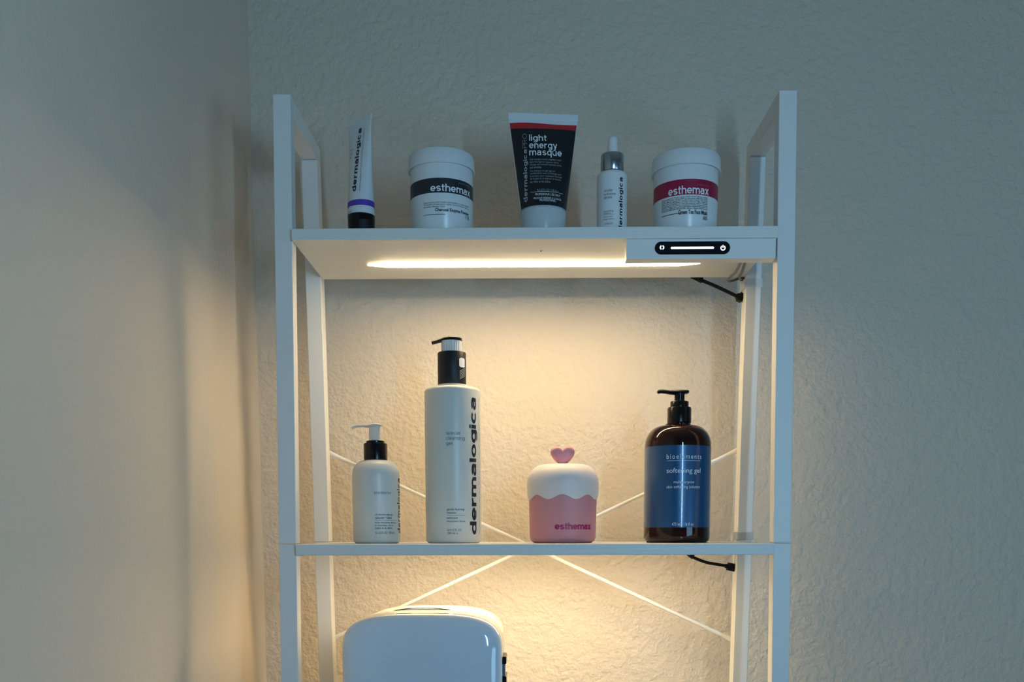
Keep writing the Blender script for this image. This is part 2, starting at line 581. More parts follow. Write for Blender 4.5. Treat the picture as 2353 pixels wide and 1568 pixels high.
def on_plane(px, py, z):
    q = RM @ Vector(((px - CX) / F_PX, 1.0, (CY - py) / F_PX))
    return CAM + q * ((z - CAM.z) / q.z)


ZU = ZB + H1 - TS
pa, pb = on_plane(846, 611, ZU), on_plane(1607, 607, ZU)
LEDY = (pa.y + pb.y) / 2 - 0.004
print('LED', pa, pb, 'WX', WX)
led_bar(pa.x, pb.x, LEDY, ZU, M['led'], True)
led_bar(pa.x, pb.x, LEDY + 0.006, ZB - TS, M['led_mid'], False, 0.0016)
led_bar(pa.x, pb.x, LEDY + 0.006, ZB + H3 - TS, M['led_mid'], False, 0.0016)

# control box under the right front of the top board
pc0 = P(1439.5, 570, ff(H1) - 0.004).x
yf = ff(H1) - 0.0035
zc0 = P(1600, 594.5, yf).z
sec = [(yf, ZU), (yf, zc0 + 0.0004), (yf + 0.0008, zc0), (yf + 0.017, zc0 - 0.0004), (yf + 0.021, zc0 + 0.003), (yf + 0.021, ZU)]
V, Fc = [], []
for x in (pc0, HI - 0.002):
    V += [(x, a, b) for a, b in sec]
n = len(sec)
Fc = [(i, (i + 1) % n, n + (i + 1) % n, n + i) for i in range(n)] + [tuple(range(n)), tuple(range(n, 2 * n))]
cbox = link('control_box', V, Fc, M['white'], unit, bevel=0.0006)

class Flat:
    def __init__(s, y, slope=0.0): s.y = y
    def inv(s, px, py):
        p = P(px, py, s.y); return p.x, p.z
    def pt(s, x, z, e): return (x, s.y - e, z)
cf = Flat(yf)

def stadium(x0, x1, zc, r, n=14):
    out = []
    for i in range(n + 1):
        a = math.pi / 2 + math.pi * i / n; out.append((x0 + r + r * math.cos(a), zc + r * math.sin(a)))
    for i in range(n + 1):
        a = -math.pi / 2 + math.pi * i / n; out.append((x1 - r + r * math.cos(a), zc + r * math.sin(a)))
    return out

def slab(outline, y0, y1, m, parent, name):
    n = len(outline)
    V = [(a, y0, b) for a, b in outline] + [(a, y1, b) for a, b in outline]
    Fc = [tuple(range(n)), tuple(range(n, 2 * n))] + [(i, (i + 1) % n, n + (i + 1) % n, n + i) for i in range(n)]
    return link(name, V, Fc, m, parent)

p0, p1 = P(1504.5, 570, yf), P(1677.5, 570.5, yf)
zc = (p0.z + p1.z) / 2; rr = 13.8 * MPP(yf)
slab(stadium(p0.x, p1.x, zc, rr + 0.0004), yf + 0.0002, yf - 0.0003, M['white'], cbox, 'panel_rim')
o = slab(stadium(p0.x, p1.x, zc, rr), yf, yf - 0.0006, M['panel'], cbox, 'touch_panel')
o['label'] = 'glossy black capsule-shaped touch panel'
q0, q1 = P(1541, 570, yf), P(1640.5, 570, yf)
o = slab(stadium(q0.x, q1.x, zc, 2.5 * MPP(yf)), yf - 0.0006, yf - 0.0008, M['icon'], cbox, 'slider_light')

def ring_piece(cx, czz, r0, r1, a0, a1, n=16):
    V = []
    for i in range(n + 1):
        a = a0 + (a1 - a0) * i / n
        V.append((cx + r0 * math.cos(a), yf - 0.0008, czz + r0 * math.sin(a)))
        V.append((cx + r1 * math.cos(a), yf - 0.0008, czz + r1 * math.sin(a)))
    return V, [(2 * i, 2 * i + 1, 2 * i + 3, 2 * i + 2) for i in range(n)]
s_ = MPP(yf)
ic = P(1521, 569.5, yf)
v, f = merge(ring_piece(ic.x, ic.z, 2.4 * s_, 5.1 * s_, math.radians(110), math.radians(250)),
             ring_piece(ic.x, ic.z, 2.4 * s_, 5.1 * s_, math.radians(-70), math.radians(70)))
link('mode_icon', v, f, M['icon'], cbox)
ic = P(1661, 570.5, yf)
v, f = merge(ring_piece(ic.x, ic.z, 3.4 * s_, 5.8 * s_, math.radians(125), math.radians(415)),
             ([(ic.x - 1.1 * s_, yf - 0.0008, ic.z + 0.5 * s_), (ic.x + 1.1 * s_, yf - 0.0008, ic.z + 0.5 * s_),
               (ic.x + 1.1 * s_, yf - 0.0008, ic.z + 6.4 * s_), (ic.x - 1.1 * s_, yf - 0.0008, ic.z + 6.4 * s_)], [(0, 1, 2, 3)]))
link('power_icon', v, f, M['icon'], cbox)

# small pencil mark on the underside
pm = on_plane(1243, 576, ZU)
v, f = merge(box(pm.x - 0.0006, pm.x + 0.0006, pm.y - 0.0008, pm.y + 0.004, ZU - 0.0003, ZU - 0.0001),
             box(pm.x - 0.0006, pm.x + 0.0026, pm.y - 0.0008, pm.y - 0.0001, ZU - 0.0003, ZU - 0.0001))
link('pencil_mark', v, f, M['mark'], unit)

# cross braces on the back posts
def brace(pxa, pya, pxb, pyb, dy):
    ya = fb(P(pxa, pya, 0.21).z - ZB) + TB + 0.002; yb_ = fb(P(pxb, pyb, 0.21).z - ZB) + TB + 0.002
    a = P(pxa, pya, ya); b = P(pxb, pyb, yb_)
    d = (b - a).normalized()
    pts = [a - d * 0.004, a, a + d * 0.012, a + d * 0.05, a.lerp(b, 0.5) + Vector((0, dy, 0)), b - d * 0.05, b - d * 0.012, b, b + d * 0.004]
    R = [(0.0010, 0.0036), (0.0010, 0.0036), (0.0016, 0.0028), (0.0024, 0.0024), (0.0024, 0.0024), (0.0024, 0.0024), (0.0016, 0.0028), (0.0010, 0.0036), (0.0010, 0.0036)]
    v, f = sweep(pts, R, 12)
    return link('brace_rod', v, f, M['white'], unit, smooth=True)
brace(753, 1040, 1681, 1470, -0.003)
brace(1694, 1036, 766, 1468, 0.003)

# clips on the right rear post
def band(x0, x1, y0, y1, z0, z1, m, name, bv=0.0008):
    v, f = box(x0, x1, y0, y1, z0, z1)
    return link(name, v, f, m, unit, bevel=bv)
zt, zb_ = P(1730, 641, fb(0.3)).z, P(1730, 662, fb(0.3)).z
yy = fb(0.3)
band(HI - 0.0022, H + 0.0016, yy - 0.0016, yy + TB + 0.003, zb_, zt, M['tape'], 'cable_band')
zt, zb_ = P(1700, 1223, fb(0.015)).z, P(1700, 1241, fb(0.015)).z
yy = fb(0.015)
band(HI - 0.005, H + 0.0012, yy - 0.0022, yy + 0.0002, zb_, zt, M['clip'], 'cable_clip', 0.001)
band(HI - 0.0075, HI - 0.0035, yy - 0.0022, yy + 0.010, zb_ - 0.002, zt - 0.001, M['clip'], 'clip_hook', 0.0015)

# ------------------------------------------------------------------ cables
def cable(name, px_pts, r, m, label, plugs, root_y=0.2):
    pts = [P(a, b, c) for a, b, c in px_pts]
    t = thing(name, label, 'cable', pts[0], 'charging cables at the right rear post' if name == 'charging_cable' else None)
    sp = cat_rom(pts, 8)
    v, f = sweep(sp, r, 10, Vector((0, 1, 0.3)))
    link('cord', v, f, m, t, smooth=True)
    for kind, (a, b), ra, rb in plugs:
        a = P(*a); b = P(*b)
        if kind == 'ridged':
            ps, rs = [], []
            for k in range(15):
                ps.append(a.lerp(b, k / 14)); w = ra + (rb - ra) * k / 14
                rs.append((w, w) if k % 2 == 0 else (w * 0.78, w * 0.78))
            v, f = sweep(ps, rs, 12)
            link('strain_relief', v, f, m, t, smooth=True)
        else:
            ps = [a, a.lerp(b, 0.3), a.lerp(b, 0.35), b]
            v, f = sweep(ps, [(ra * 0.7, ra * 0.7), (ra * .95, ra * .95), (rb, rb), (rb, rb)], 4 if kind == 'box' else 12)
            link('plug', v, f, m, t)
    return t

yc = fb(0.27) + 0.008
cable('charging_cable', [(1606, 642, .185), (1640, 656, .186), (1668, 669, .186), (1693, 681, .187)], 0.0022, M['cable'],
      'short black cable with plug running from under the top shelf to the right rear post', [
      ('ridged', ((1588, 636, .183), (1613, 644, .185)), 0.0022, 0.0042), ('box', ((1692, 680, .187), (1706, 686, .188)), 0.0055, 0.0070)])
cable('charging_cable', [(1579, 1272, .192), (1590, 1280, .193), (1620, 1292, .195), (1645, 1297, .197), (1670, 1301, .20)], 0.0020, M['cable'],
      'short black cable with plug just below the middle shelf at the right rear post', [
      ('ridged', ((1574, 1268, .19), (1592, 1280, .193)), 0.0026, 0.0036), ('box', ((1667, 1301, .20), (1686, 1305, .202)), 0.0050, 0.0072)])
cable('lamp_cable', [(1703, 600, 0.045), (1690, 626, .10), (1675, 640, .15), (1674, 646, .165), (1685, 645, .175), (1698, 640, .178), (1705, 639, .18),
                     ], 0.0016, M['grey_cable'], 'dark grey looped cable hanging behind the touch control box', [
      ('round', ((1700, 641, .178), (1708, 640, .182)), 0.0028, 0.0032)])
v, f = sweep(cat_rom([P(1713, 600, .045), P(1706, 622, .10), P(1699, 637, .15), P(1702, 642, .17)], 8), 0.0016, 10, Vector((0, 1, .3)))
lamp_cable = bpy.data.objects['lamp_cable']
link('cord', v, f, M['grey_cable'], lamp_cable, smooth=True)


# ------------------------------------------------------------------ bottles on the middle shelf
def prof_px(rows, cxp, y):
    """rows: (half width px, row) -> (r, z)"""
    out = []
    for hw, row in rows:
        out.append((hw * MPP(y) * 1.0, P(cxp, row, y).z))
    return out

def rfun(prof):
    pr = sorted(prof, key=lambda q: q[1])
    def f(z):
        if z <= pr[0][1]: return pr[0][0]
        for (r0, z0), (r1, z1) in zip(pr, pr[1:]):
            if z <= z1: return r0 + (r1 - r0) * (z - z0) / max(z1 - z0, 1e-9)
        return pr[-1][0]
    return f

def pxs(hw, y): return hw * MPP(y)

# --- precleanse: small grey bottle with clear pump
y = 0.085; cp = 864.5
X = P(cp, 1150, y).x
small = thing('pump_bottle', 'small pale grey bottle with frosted clear pump, leftmost on the middle shelf', 'bottle', (X, y, ZB))
k = MPP(y)
zf = lambda row: P(cp, row, y).z
R = 53.5 * k
body = [(R - 0.0045, ZB)] + arc(R - 0.0045, ZB, R, ZB + 0.0045, 5, 'r')[1:] + [(R, zf(1095))] + arc(R, zf(1095), 28 * k, zf(1059.5), 10, 'z')[1:] + [(23 * k, zf(1059)), (23 * k, zf(1055))]
link('bottle_body', *lathe(body, X, y), M['bottle_grey'], small, smooth=True)
xx = P(863, 1040, y).x
cap = [(25.5 * k, zf(1058)), (26.8 * k, zf(1057)), (26.8 * k, zf(1022)), (25.5 * k, zf(1020)), (21 * k, zf(1018.5)), (21 * k, zf(1015)), (17 * k, zf(1013))]
link('cap', *lathe(cap, xx, y), M['black'], small, smooth=True)
stem = [(12.5 * k, zf(1014)), (12.5 * k, zf(985)), (13.5 * k, zf(978)), (12 * k, zf(975))]
xs = P(860.5, 990, y).x
link('pump_stem', *lathe(stem, xs, y, 32), M['frost'], small, smooth=True)
hp = [(877, 978), (870, 976.5), (858, 977), (846, 979.5), (834, 978.5), (822, 979), (813, 982), (808.5, 985.5)]
hw = [(.004, .0010), (.0068, .0018), (.0070, .0024), (.0055, .0020), (.0036, .0018), (.0032, .0019), (.0030, .0020), (.0028, .0018)]
pts = [P(a, b, y) for a, b in hp]
link('pump_spout', *sweep(pts, hw, 14), M['frost'], small, smooth=True)
S = Cyl(X, y, lambda z: R)
write(S, 'precleanse', (860, 1129, 898, 1137.5), M['ink_soft'], small, bold=0.14)
write(S, [('oil removes make-up,', (862, 1180.5, 902, 1186.5)), ('sunscreen + debris', (862, 1187, 900, 1193)),
          ('huile nettoyante dissout', (862, 1199.5, 909, 1204.5)), ('le maquillage, l\'\u00e9cran', (862, 1205.5, 903, 1210.5)),
          ('solaire et les d\u00e9bris', (862, 1211.5, 901, 1216.5)), ('5.1 US FL OZ / 150 mL e', (863, 1222, 907, 1227.5))], None, M['ink_soft'], small, bold=0.012)
rule(S, 862, 909.5, 1196, M['ink_soft'], small)
def side_text(cx, cy, R, a0, a1, z0, z1, s, m, parent, bold=.03, name='lettering'):
    v, f, _ = glyphs(s, bold, 1.0)
    v = [(1 - q[1], q[0]) for q in v]; v, f = cut2d(v, f, 6, 0)
    S2 = Cyl(cx, cy, lambda z: R)
    return link(name, [S2.pt(a0 + (a1 - a0) * q[0], z0 + (z1 - z0) * q[1], 0.00015) for q in v], f, m, parent)
side_text(X, y, R, math.radians(69), math.radians(98), zf(1226), zf(1100), 'dermalogica', M['ink'], small, .25)

# --- special cleansing gel: tall grey bottle
y = 0.088; cp = 1041
X = P(cp, 1050, y).x; k = MPP(y); R = 63.2 * k
zf = lambda row: P(cp, row, y).z
tall = thing('pump_bottle', 'tall grey cylinder bottle with black pump and large vertical lettering, on the middle shelf', 'bottle', (X, y, ZB))
body = [(R - 0.005, ZB)] + arc(R - 0.005, ZB, R, ZB + 0.005, 5, 'r')[1:] + [(R, zf(903))] + arc(R, zf(903), R - 12 * k, zf(893), 6, 'z')[1:] + [(34 * k, zf(889.5)), (33.5 * k, zf(886)), (28 * k, zf(886)), (28 * k, zf(880))]
link('bottle_body', *lathe(body, X, y, 80), M['bottle_grey'], tall, smooth=True)
cap = [(31 * k, zf(885.5)), (31.8 * k, zf(884)), (31.8 * k, zf(814)), (30.8 * k, zf(811.5)), (26 * k, zf(810.5))]
xc = P(1038.5, 850, y).x
link('cap', *lathe(cap, xc, y, 64), M['black_matte'], tall, smooth=True)
V, Fc = [], []
xr = P(1037.3, 795, y).x
nn = 96
for zz in (zf(811), zf(785)):
    for i in range(nn):
        a = 2 * math.pi * i / nn; r = (22.6 if (i // 2) % 2 else 21.6) * k
        V.append((xr + r * math.cos(a), y + r * math.sin(a), zz))
Fc = [(i, (i + 1) % nn, nn + (i + 1) % nn, nn + i) for i in range(nn)] + [tuple(range(nn)), tuple(range(nn, 2 * nn))]
o = link('ribbed_collar', V, Fc, M['tape'], tall); o['label'] = 'white ribbed locking collar'
hp = [(1061, 781), (1056, 780), (1046, 779.5), (1034, 779), (1022, 780), (1012, 783), (1002, 786), (992, 788.5)]
hw = [(.008, .0012), (.0105, .0024), (.0120, .0030), (.0118, .0031), (.0090, .0029), (.0055, .0024), (.0040, .0022), (.0034, .0022)]
link('pump_head', *sweep([P(a, b, y) for a, b in hp], hw, 18), M['black_matte'], tall, smooth=True)
Sc = Cyl(xc, y, lambda z: 31.8 * k)
# sticker (its code is left out) with slanted stripes below
def rr_patch(surf, box_px, m, parent, name, round_=0.35, e=0.0002):
    x0, y0, x1, y1 = box_px
    a0, zt = surf.inv(x0, y0); a1, zb = surf.inv(x1, y1)
    out = []
    for cxs, czs, st in ((1, 1, 0), (0, 1, 90), (0, 0, 180), (1, 0, 270)):
        for i in range(6):
            t = math.radians(st + 90 * i / 5)
            rx, rz = round_, round_ * 0.5
            out.append(((rx if cxs == 0 else 1 - rx) + rx * math.cos(t), (rz if czs == 0 else 1 - rz) + rz * math.sin(t)))
    v, f = cut2d(out, [tuple(range(len(out)))], 6, 0)
    return link(name, [surf.pt(a0 + (a1 - a0) * q[0], zb + (zt - zb) * q[1], e) for q in v], f, m, parent)
rr_patch(Sc, (1055, 822, 1067.5, 846), M['print_white'], tall, 'sticker')
parts = []
for j in range(6):
    yj = 850 + j * 3.6
    a0, z0 = Sc.inv(1056, yj + 4); a1, z1 = Sc.inv(1067.5, yj - 3)
    v, f = cut2d([(0, 0), (1, 0), (1, 1), (0, 1)], [(0, 1, 2, 3)], 6, 0)
    parts.append(([Sc.pt(a0 + (a1 - a0) * q[0], z0 + (z1 - z0) * q[0] + .00075 * q[1], 0.0003) for q in v], f))
link('sticker_stripes', *merge(*parts), M['print_dim'], tall)
S = Cyl(X, y, lambda z: R)
write(S, 'dermalogica', (1079, 914, 1097, 1229), M['ink'], tall, rot=True, bold=0.26, spacing=1.08, e=0.0002)
write(S, [('special', (1025, 991, 1057, 1001)), ('cleansing', (1025, 1003, 1068, 1013.5)), ('gel', (1025, 1015, 1039.5, 1025))], None, M['ink_soft'], tall, bold=0.13)
write(S, [('gentle foaming', (1027, 1168, 1067, 1175)), ('cleanser', (1027, 1176, 1049, 1181)), ('nettoyant', (1027, 1188.5, 1052, 1194.5)),
          ('moussant doux', (1027, 1196, 1069, 1200.5)), ('16.9 US FL OZ', (1028, 1216, 1060, 1221)), ('500 mL e', (1028, 1223, 1052, 1228))], None, M['ink_soft'], tall, bold=0.01)
rule(S, 1027, 1070, 1184.8, M['ink_soft'], tall)
side_text(X, y, R, math.radians(70), math.radians(73.5), zf(1228), zf(914), 'professional-grade skin care by The International Dermal Institute', M['ink_soft'], tall, .005)

# --- pink foamer with heart
y = 0.085; cp = 1293.2
X = P(cp, 1150, y).x; k = MPP(y)
zf = lambda row: P(cp, row, y).z
foam = thing('soap_foamer', 'round pink foamer jar with scalloped pale lid and heart knob, on the middle shelf', 'container', (X, y, ZB))
Rb = 76.5 * k
body = [(Rb - 0.008, ZB)] + arc(Rb - 0.008, ZB, Rb - 0.0006, ZB + 0.008, 7, 'r')[1:] + [(Rb + 0.0006, zf(1110)), (Rb - 0.004, zf(1105))]
link('jar_body', *lathe(body, X, y, 96), M['pink'], foam, smooth=True)
Rl = 81.0 * k
n = 128
rows = []
wave = lambda a: 5.2 * k * math.cos(8 * (a - math.radians(-3.5)))       # a: angle from the front
zmid = zf(1144.5)
lid_prof = [(Rb + 0.0008, None), (Rl - 0.0002, None), (Rl, 0.0012), (Rl, 0.006)]
prof2 = arc(Rl, zf(1112), 44 * k, zf(1068.5), 16, 'z') + [(20 * k, zf(1067.5)), (0.0, zf(1067.3))]
V, Fc = [], []
allr = lid_prof + prof2
for (r, z) in allr:
    for i in range(n):
        a = 2 * math.pi * i / n
        if z is None: zz = zmid + wave(a)
        elif z < 0.1: zz = zmid + wave(a) * (1 if z < 0.002 else 0.75) + z
        else: zz = z
        # squared-off circle keeps the soft cushion look
        V.append((X + r * math.sin(a), y - r * math.cos(a), zz))
for q in range(len(allr) - 1):
    for i in range(n):
        j = (i + 1) % n
        Fc.append((q * n + i, q * n + j, (q + 1) * n + j, (q + 1) * n + i))
o = link('scalloped_lid', V, Fc, M['cream_lid'], foam, smooth=True); o['label'] = 'pale pink lid with a wavy dripping edge'
# heart knob
def heart(t):
    return (16 * math.sin(t) ** 3, 13 * math.cos(t) - 5 * math.cos(2 * t) - 2 * math.cos(3 * t) - math.cos(4 * t))
hc = P(1292.7, 1046.5, y); hs = 27.5 * k / 16.0
nh = 64; V = []; lay = [(-1.0, .50), (-.92, .74), (-.70, .90), (-.35, .98), (0, 1.0), (.35, .98), (.70, .90), (.92, .74), (1.0, .50)]
zmin = zf(1068)
for d, sc in lay:
    for i in range(nh):
        hx, hz = heart(2 * math.pi * i / nh); hx *= 1 + .35 * max(0, (-hz - 2) / 15)
        V.append((hc.x + hx * hs * sc, y + d * 0.0062, max(zmin, hc.z + (hz * 1.0 - 0.4) * hs * sc)))
Fc = []
for q in range(len(lay) - 1):
    for i in range(nh):
        j = (i + 1) % nh; Fc.append((q * nh + i, q * nh + j, (q + 1) * nh + j, (q + 1) * nh + i))
V.append((hc.x, y - 0.0066, hc.z)); V.append((hc.x, y + 0.0066, hc.z))
for i in range(nh):
    j = (i + 1) % nh
    Fc.append((i, j, len(V) - 2)); Fc.append(((len(lay) - 1) * nh + i, (len(lay) - 1) * nh + j, len(V) - 1))
link('heart_knob', V, Fc, M['pink_heart'], foam, smooth=True, autosmooth=False)
S = Cyl(X, y, lambda z: Rb)
write(S, 'esthemax', (1275, 1201.5, 1357, 1218), M['magenta'], foam, bold=0.25, e=0.0003, spacing=1.07)

# --- amber bottle
y = 0.088; cp = 1556.5
X = P(cp, 1100, y).x; k = MPP(y); R = 74.3 * k
zf = lambda row: P(cp, row, y).z
amb = thing('pump_bottle', 'dark amber bottle with metallic blue label and black pump, rightmost on the middle shelf', 'bottle', (X, y, ZB))
body = [(R - 0.006, ZB)] + arc(R - 0.006, ZB, R, ZB + 0.006, 6, 'r')[1:] + [(R, zf(1026))] + arc(R, zf(1026), 36 * k, zf(979.5), 14, 'z')[1:] + [(28 * k, zf(978)), (28.5 * k, zf(975.5)), (25 * k, zf(974)), (25 * k, zf(960))]
link('bottle_body', *lathe(body, X, y, 96), M['amber'], amb, smooth=True)
cap = [(25.5 * k, zf(973.5)), (26.8 * k, zf(972)), (26.8 * k, zf(940)), (25.5 * k, zf(937.5)), (20.5 * k, zf(937)), (20.5 * k, zf(925)), (19.5 * k, zf(923.5)), (11.5 * k, zf(923)), (11.5 * k, zf(901))]
xc = P(1561, 950, y).x
link('pump_cap', *lathe(cap, xc, y, 64), M['black'], amb, smooth=True)
hp = [(1582, 900.5), (1578, 901.5), (1566, 902), (1552, 902.5), (1540, 902.5), (1530, 901), (1522, 900), (1514, 900.5), (1511, 903.5)]
hw = [(.005, .0018), (.0068, .0024), (.0070, .0028), (.0060, .0030), (.0045, .0026), (.0040, .0024), (.0038, .0024), (.0034, .0023), (.0022, .0017)]
link('pump_head', *sweep([P(a, b, y) for a, b in hp], hw, 16), M['black'], amb, smooth=True)
S = Cyl(X, y, lambda z: R)
o = patch(S, -math.pi * .93, math.pi * .93, zf(1213), zf(1029.5), M['blue_label'], amb, 'blue_label', 0.00012, 96, 2)
write(S, 'bioelements', (1532, 1043.5, 1611, 1054.5), M['print_white'], amb, spacing=1.35, e=.0003)
rule(S, 1532, 1609, 1059.5, M['print_white'], amb, 0.0003)
write(S, 'softening gel', (1532, 1075.5, 1609, 1090.5), M['print_white'], amb, e=.0003)
write(S, [('multipurpose', (1548, 1104.5, 1594.5, 1113)), ('skin softening solution', (1532, 1115.5, 1607.5, 1124.5))], None, M['print_white'], amb, spacing=1.1, e=.0003)
write(S, '473 mL / 16 fl oz', (1544, 1201.5, 1593, 1208.5), M['print_white'], amb, spacing=1.1, e=.0003)

# ------------------------------------------------------------------ things on the top shelf
ZT = ZB + H1

def jar(label, cp, y, lid_half, body_half, lid_rows, band_rows, band_m, cx_body):
    k = MPP(y) * 1.0
    zf = lambda row: P(cp, row, y).z
    X = P(cp, 430, y).x
    t = thing('cosmetic_jar', label, 'jar', (X, y, ZT), 'white tubs on the top shelf')
    # the camera looks up at the jar, its distance is measured along the floor
    Rl, Rb = lid_half * k, body_half * k
    lt, lb = P(cp, lid_rows[0], y - Rl + .003).z, P(cp, lid_rows[1], y - Rl).z
    b0, b1 = P(cp, band_rows[0], y - Rb).z, P(cp, band_rows[1], y - Rb).z
    body = [(Rb * .93, ZT), (Rb * .965, ZT + .002), (Rb, b1 - 0.002), (Rb, lb + 0.004), (Rb * .99, lb + .006)]
    link('jar_body', *lathe(body, X, y, 80), M['jar_white'], t, smooth=True)
    lid = [(Rb + 0.0003, lb + .0012), (Rl - .0004, lb), (Rl + .0002, lb + .0005), (Rl + .0002, lb + .0015), (Rl - .0005, lb + .0020), (Rl - .0007, lt - .0042), (Rl - .0010, lt - .0038)] + \
        arc(Rl - .0012, lt - .0034, Rl - .0052, lt, 6, 'z') + [(Rl * .84, lt - .001), (0, lt - .0012)]
    link('lid', *lathe(lid, X, y, 80), M['jar_white'], t, smooth=True)
    S = Cyl(X, y, lambda z: Rb)
    patch(S, -math.pi * .62, math.pi * .62, b1, b0, band_m, t, 'label_band', 0.0001, 72, 1)
    return t, S

t, S = jar('white tub with a charcoal grey label band, second from left on the top shelf', 1014.8, 0.082, 73.6, 68.8, (335, 371.5), (408.5, 442.5), M['band_dark'], 1015)
write(S, 'esthemax', (989, 423.5, 1079, 441.5), M['print_white'], t, bold=.22, e=.00025, spacing=1.09)
write(S, 'professional', (1053, 421.5, 1078, 427), M['print_grey'], t, e=.00025)
write(S, [('Diatomaceous Earth Powder, Sodium Alginate, Calcium Sulfate,', (974, 463.3, 1077, 467.3)), ('Tetrasodium Pyrophosphate, Papain, Charcoal Powder, Glucose,', (974, 468, 1077, 472)),
          ('Bromelain, Menthol, Citrus', (974, 473, 1022, 477))], None, M['ink_soft'], t, e=.0002)
write(S, 'Charcoal Enzyme Powder', (1000, 479.5, 1077, 489.3), M['ink'], t, bold=.015, e=.0002)
write(S, '115', (1070, 497, 1077.5, 505.5), M['ink'], t, e=.0002)
rule(S, 974, 1022.5, 495.8, M['ink_soft'], t, .0005)

t, S = jar('white tub with a crimson label band, rightmost on the top shelf', 1575.6, 0.082, 76.0, 69.8, (336.5, 374.5), (411, 447), M['band_pink'], 1572)
write(S, 'esthemax', (1536, 426, 1628, 446), M['print_white'], t, bold=.22, e=.00025, spacing=1.09)
write(S, 'professional', (1601, 423.5, 1629, 428.5), M['print_rose'], t, e=.00025)
ing = ['Diatomaceous Earth Powder, Calcium Sulfate, Sodium Alginate, Camellia', 'Sinensis Leaf Powder, Tetrasodium Pyrophosphate, Magnesium Oxide,',
       'Glucose, Mentha Piperita Oil, Centella Asiatica Extract, Chlorophyll,', 'Sodium Ascorbyl Phosphate, Portulaca Oleracea, Algin, Fragrance,',
       'Houttuynia Cordata Extract, Aloe Barbadensis Leaf Juice Powder,', 'Allantoin, Betaine, Panthenol, Tocopheryl Acetate, Hyaluronic Acid,',
       'Rosmarinus Officinalis Leaf Extract, Salvia Hispanica Seed Extract,', 'Calendula Officinalis Flower Oil, Illicium Verum Fruit Extract']
write(S, [(s, (1521, 451.2 + 3.72 * i, 1626, 454.7 + 3.72 * i)) for i, s in enumerate(ing)], None, M['ink'], t, e=.0002, bold=.008)
write(S, 'Green Tea Face Mask', (1559, 481.8, 1625.5, 492), M['ink'], t, bold=.015, e=.0002)
write(S, '605', (1616, 497, 1625, 506), M['ink'], t, e=.0002)
rule(S, 1520, 1566, 499.5, M['ink'], t, .0006)


def panel(T, z0, z1, frac, m, parent, name, nz, wob=0.0, e=.00025):
    V, Fc = [], []; n = 40
    for q in range(nz + 1):
        for i in range(n + 1):
            u = math.sin(math.pi / 2 * (-1 + 2 * i / n))
            z = z0 + (z1 - z0) * q / nz
            if q == nz: z -= wob * math.sin(u * 3.0)
            V.append(T.pt(u * (T.ab(z)[0] + e * .8) * frac, z, e))
    for q in range(nz):
        for i in range(n):
            a = q * (n + 1) + i; Fc.append((a, a + 1, a + n + 2, a + n + 1))
    return link(name, V, Fc, m, parent, smooth=True, autosmooth=False)


def tube(label, name, cx_px, y, yaw, ra, top_half, z_top, seam_h, z_cap, cap_m, body_m, cap_r, cap_h_extra=0, cap_prof=None):
    X = P(cx_px, 430, y).x
    t = thing(name, label, 'tube', (X, y, ZT), 'squeeze tubes on the top shelf')
    def ab(z):
        u = max(0.0, min(1.0, (z - z_cap) / (z_top - seam_h - z_cap)))
        a = ra + (top_half - ra) * u
        b = max(0.0009, ra * (1 - u) ** 0.85)
        return a, b
    T = Tube(X, y, ab, yaw)
    V, Fc = [], []; n = 48; rows = 22
    zs = [z_cap + (z_top - seam_h - z_cap) * i / rows for i in range(rows + 1)]
    for z in zs:
        a, b = ab(z)
        for i in range(n):
            an = 2 * math.pi * i / n; lx, ly = a * math.cos(an), b * math.sin(an)
            V.append((X + lx * T.c - ly * T.s, y + lx * T.s + ly * T.c, z))
    for q in range(rows):
        for i in range(n):
            j = (i + 1) % n; Fc.append((q * n + i, q * n + j, (q + 1) * n + j, (q + 1) * n + i))
    Fc.append(tuple(range(n))); Fc.append(tuple(range(rows * n, rows * n + n)))
    link('tube_body', V, Fc, body_m, t, smooth=True, autosmooth=True)
    th = .0011; hw = top_half + .0004
    q = [(-hw, -th), (hw, -th), (hw, th), (-hw, th)]
    rot = lambda a, b, z: (X + a * T.c - b * T.s, y + a * T.s + b * T.c, z)
    v, f = hexa([rot(a, b, z_top - seam_h - .0004) for a, b in q], [rot(a, b, z_top) for a, b in q])
    link('crimped_seam', v, f, body_m, t, bevel=.0003)
    link('cap', *lathe(cap_prof, X, y, 64), cap_m, t, smooth=True)
    return t, T

# purple-banded tube
y = 0.070; k = MPP(y)
zr = lambda row: P(829, row, y).z
ra = 30.3 * k
cp_ = [(28.5 * k, ZT), (29 * k, ZT + .001), (30.0 * k, zr(498) - .001), (29.6 * k, zr(498)), (27 * k, zr(497.5))]
t, T = tube('slim white tube with purple band on a black cap, leftmost on the top shelf', 'cream_tube', 829, y, math.radians(-42), ra, 0.0205,
            zr(273), 0.0045, zr(497.5), M['black'], M['tube_white'], 0, cap_prof=cp_)
# flip tab of the cap
Sx = Cyl(P(829, 430, y).x, y, lambda z: 29.6 * k)
rr_patch(Sx, (824, 503, 848, 530), M['black_matte'], t, 'flip_tab', .2, .0006)
V, Fc = [], []
for q in range(4):
    z = zr(481) + (zr(468) - zr(481)) * q / 3
    a, b = T.ab(z)
    for i in range(64):
        an = 2 * math.pi * i / 64; lx, ly = (a + .0003) * math.cos(an), (b + .0003) * math.sin(an)
        V.append((T.cx + lx * T.c - ly * T.s, T.cy + lx * T.s + ly * T.c, z))
for q in range(3):
    for i in range(64):
        j = (i + 1) % 64; Fc.append((q * 64 + i, q * 64 + j, q * 64 + 64 + j, q * 64 + 64 + i))
link('purple_band', V, Fc, M['purple'], t, smooth=True)

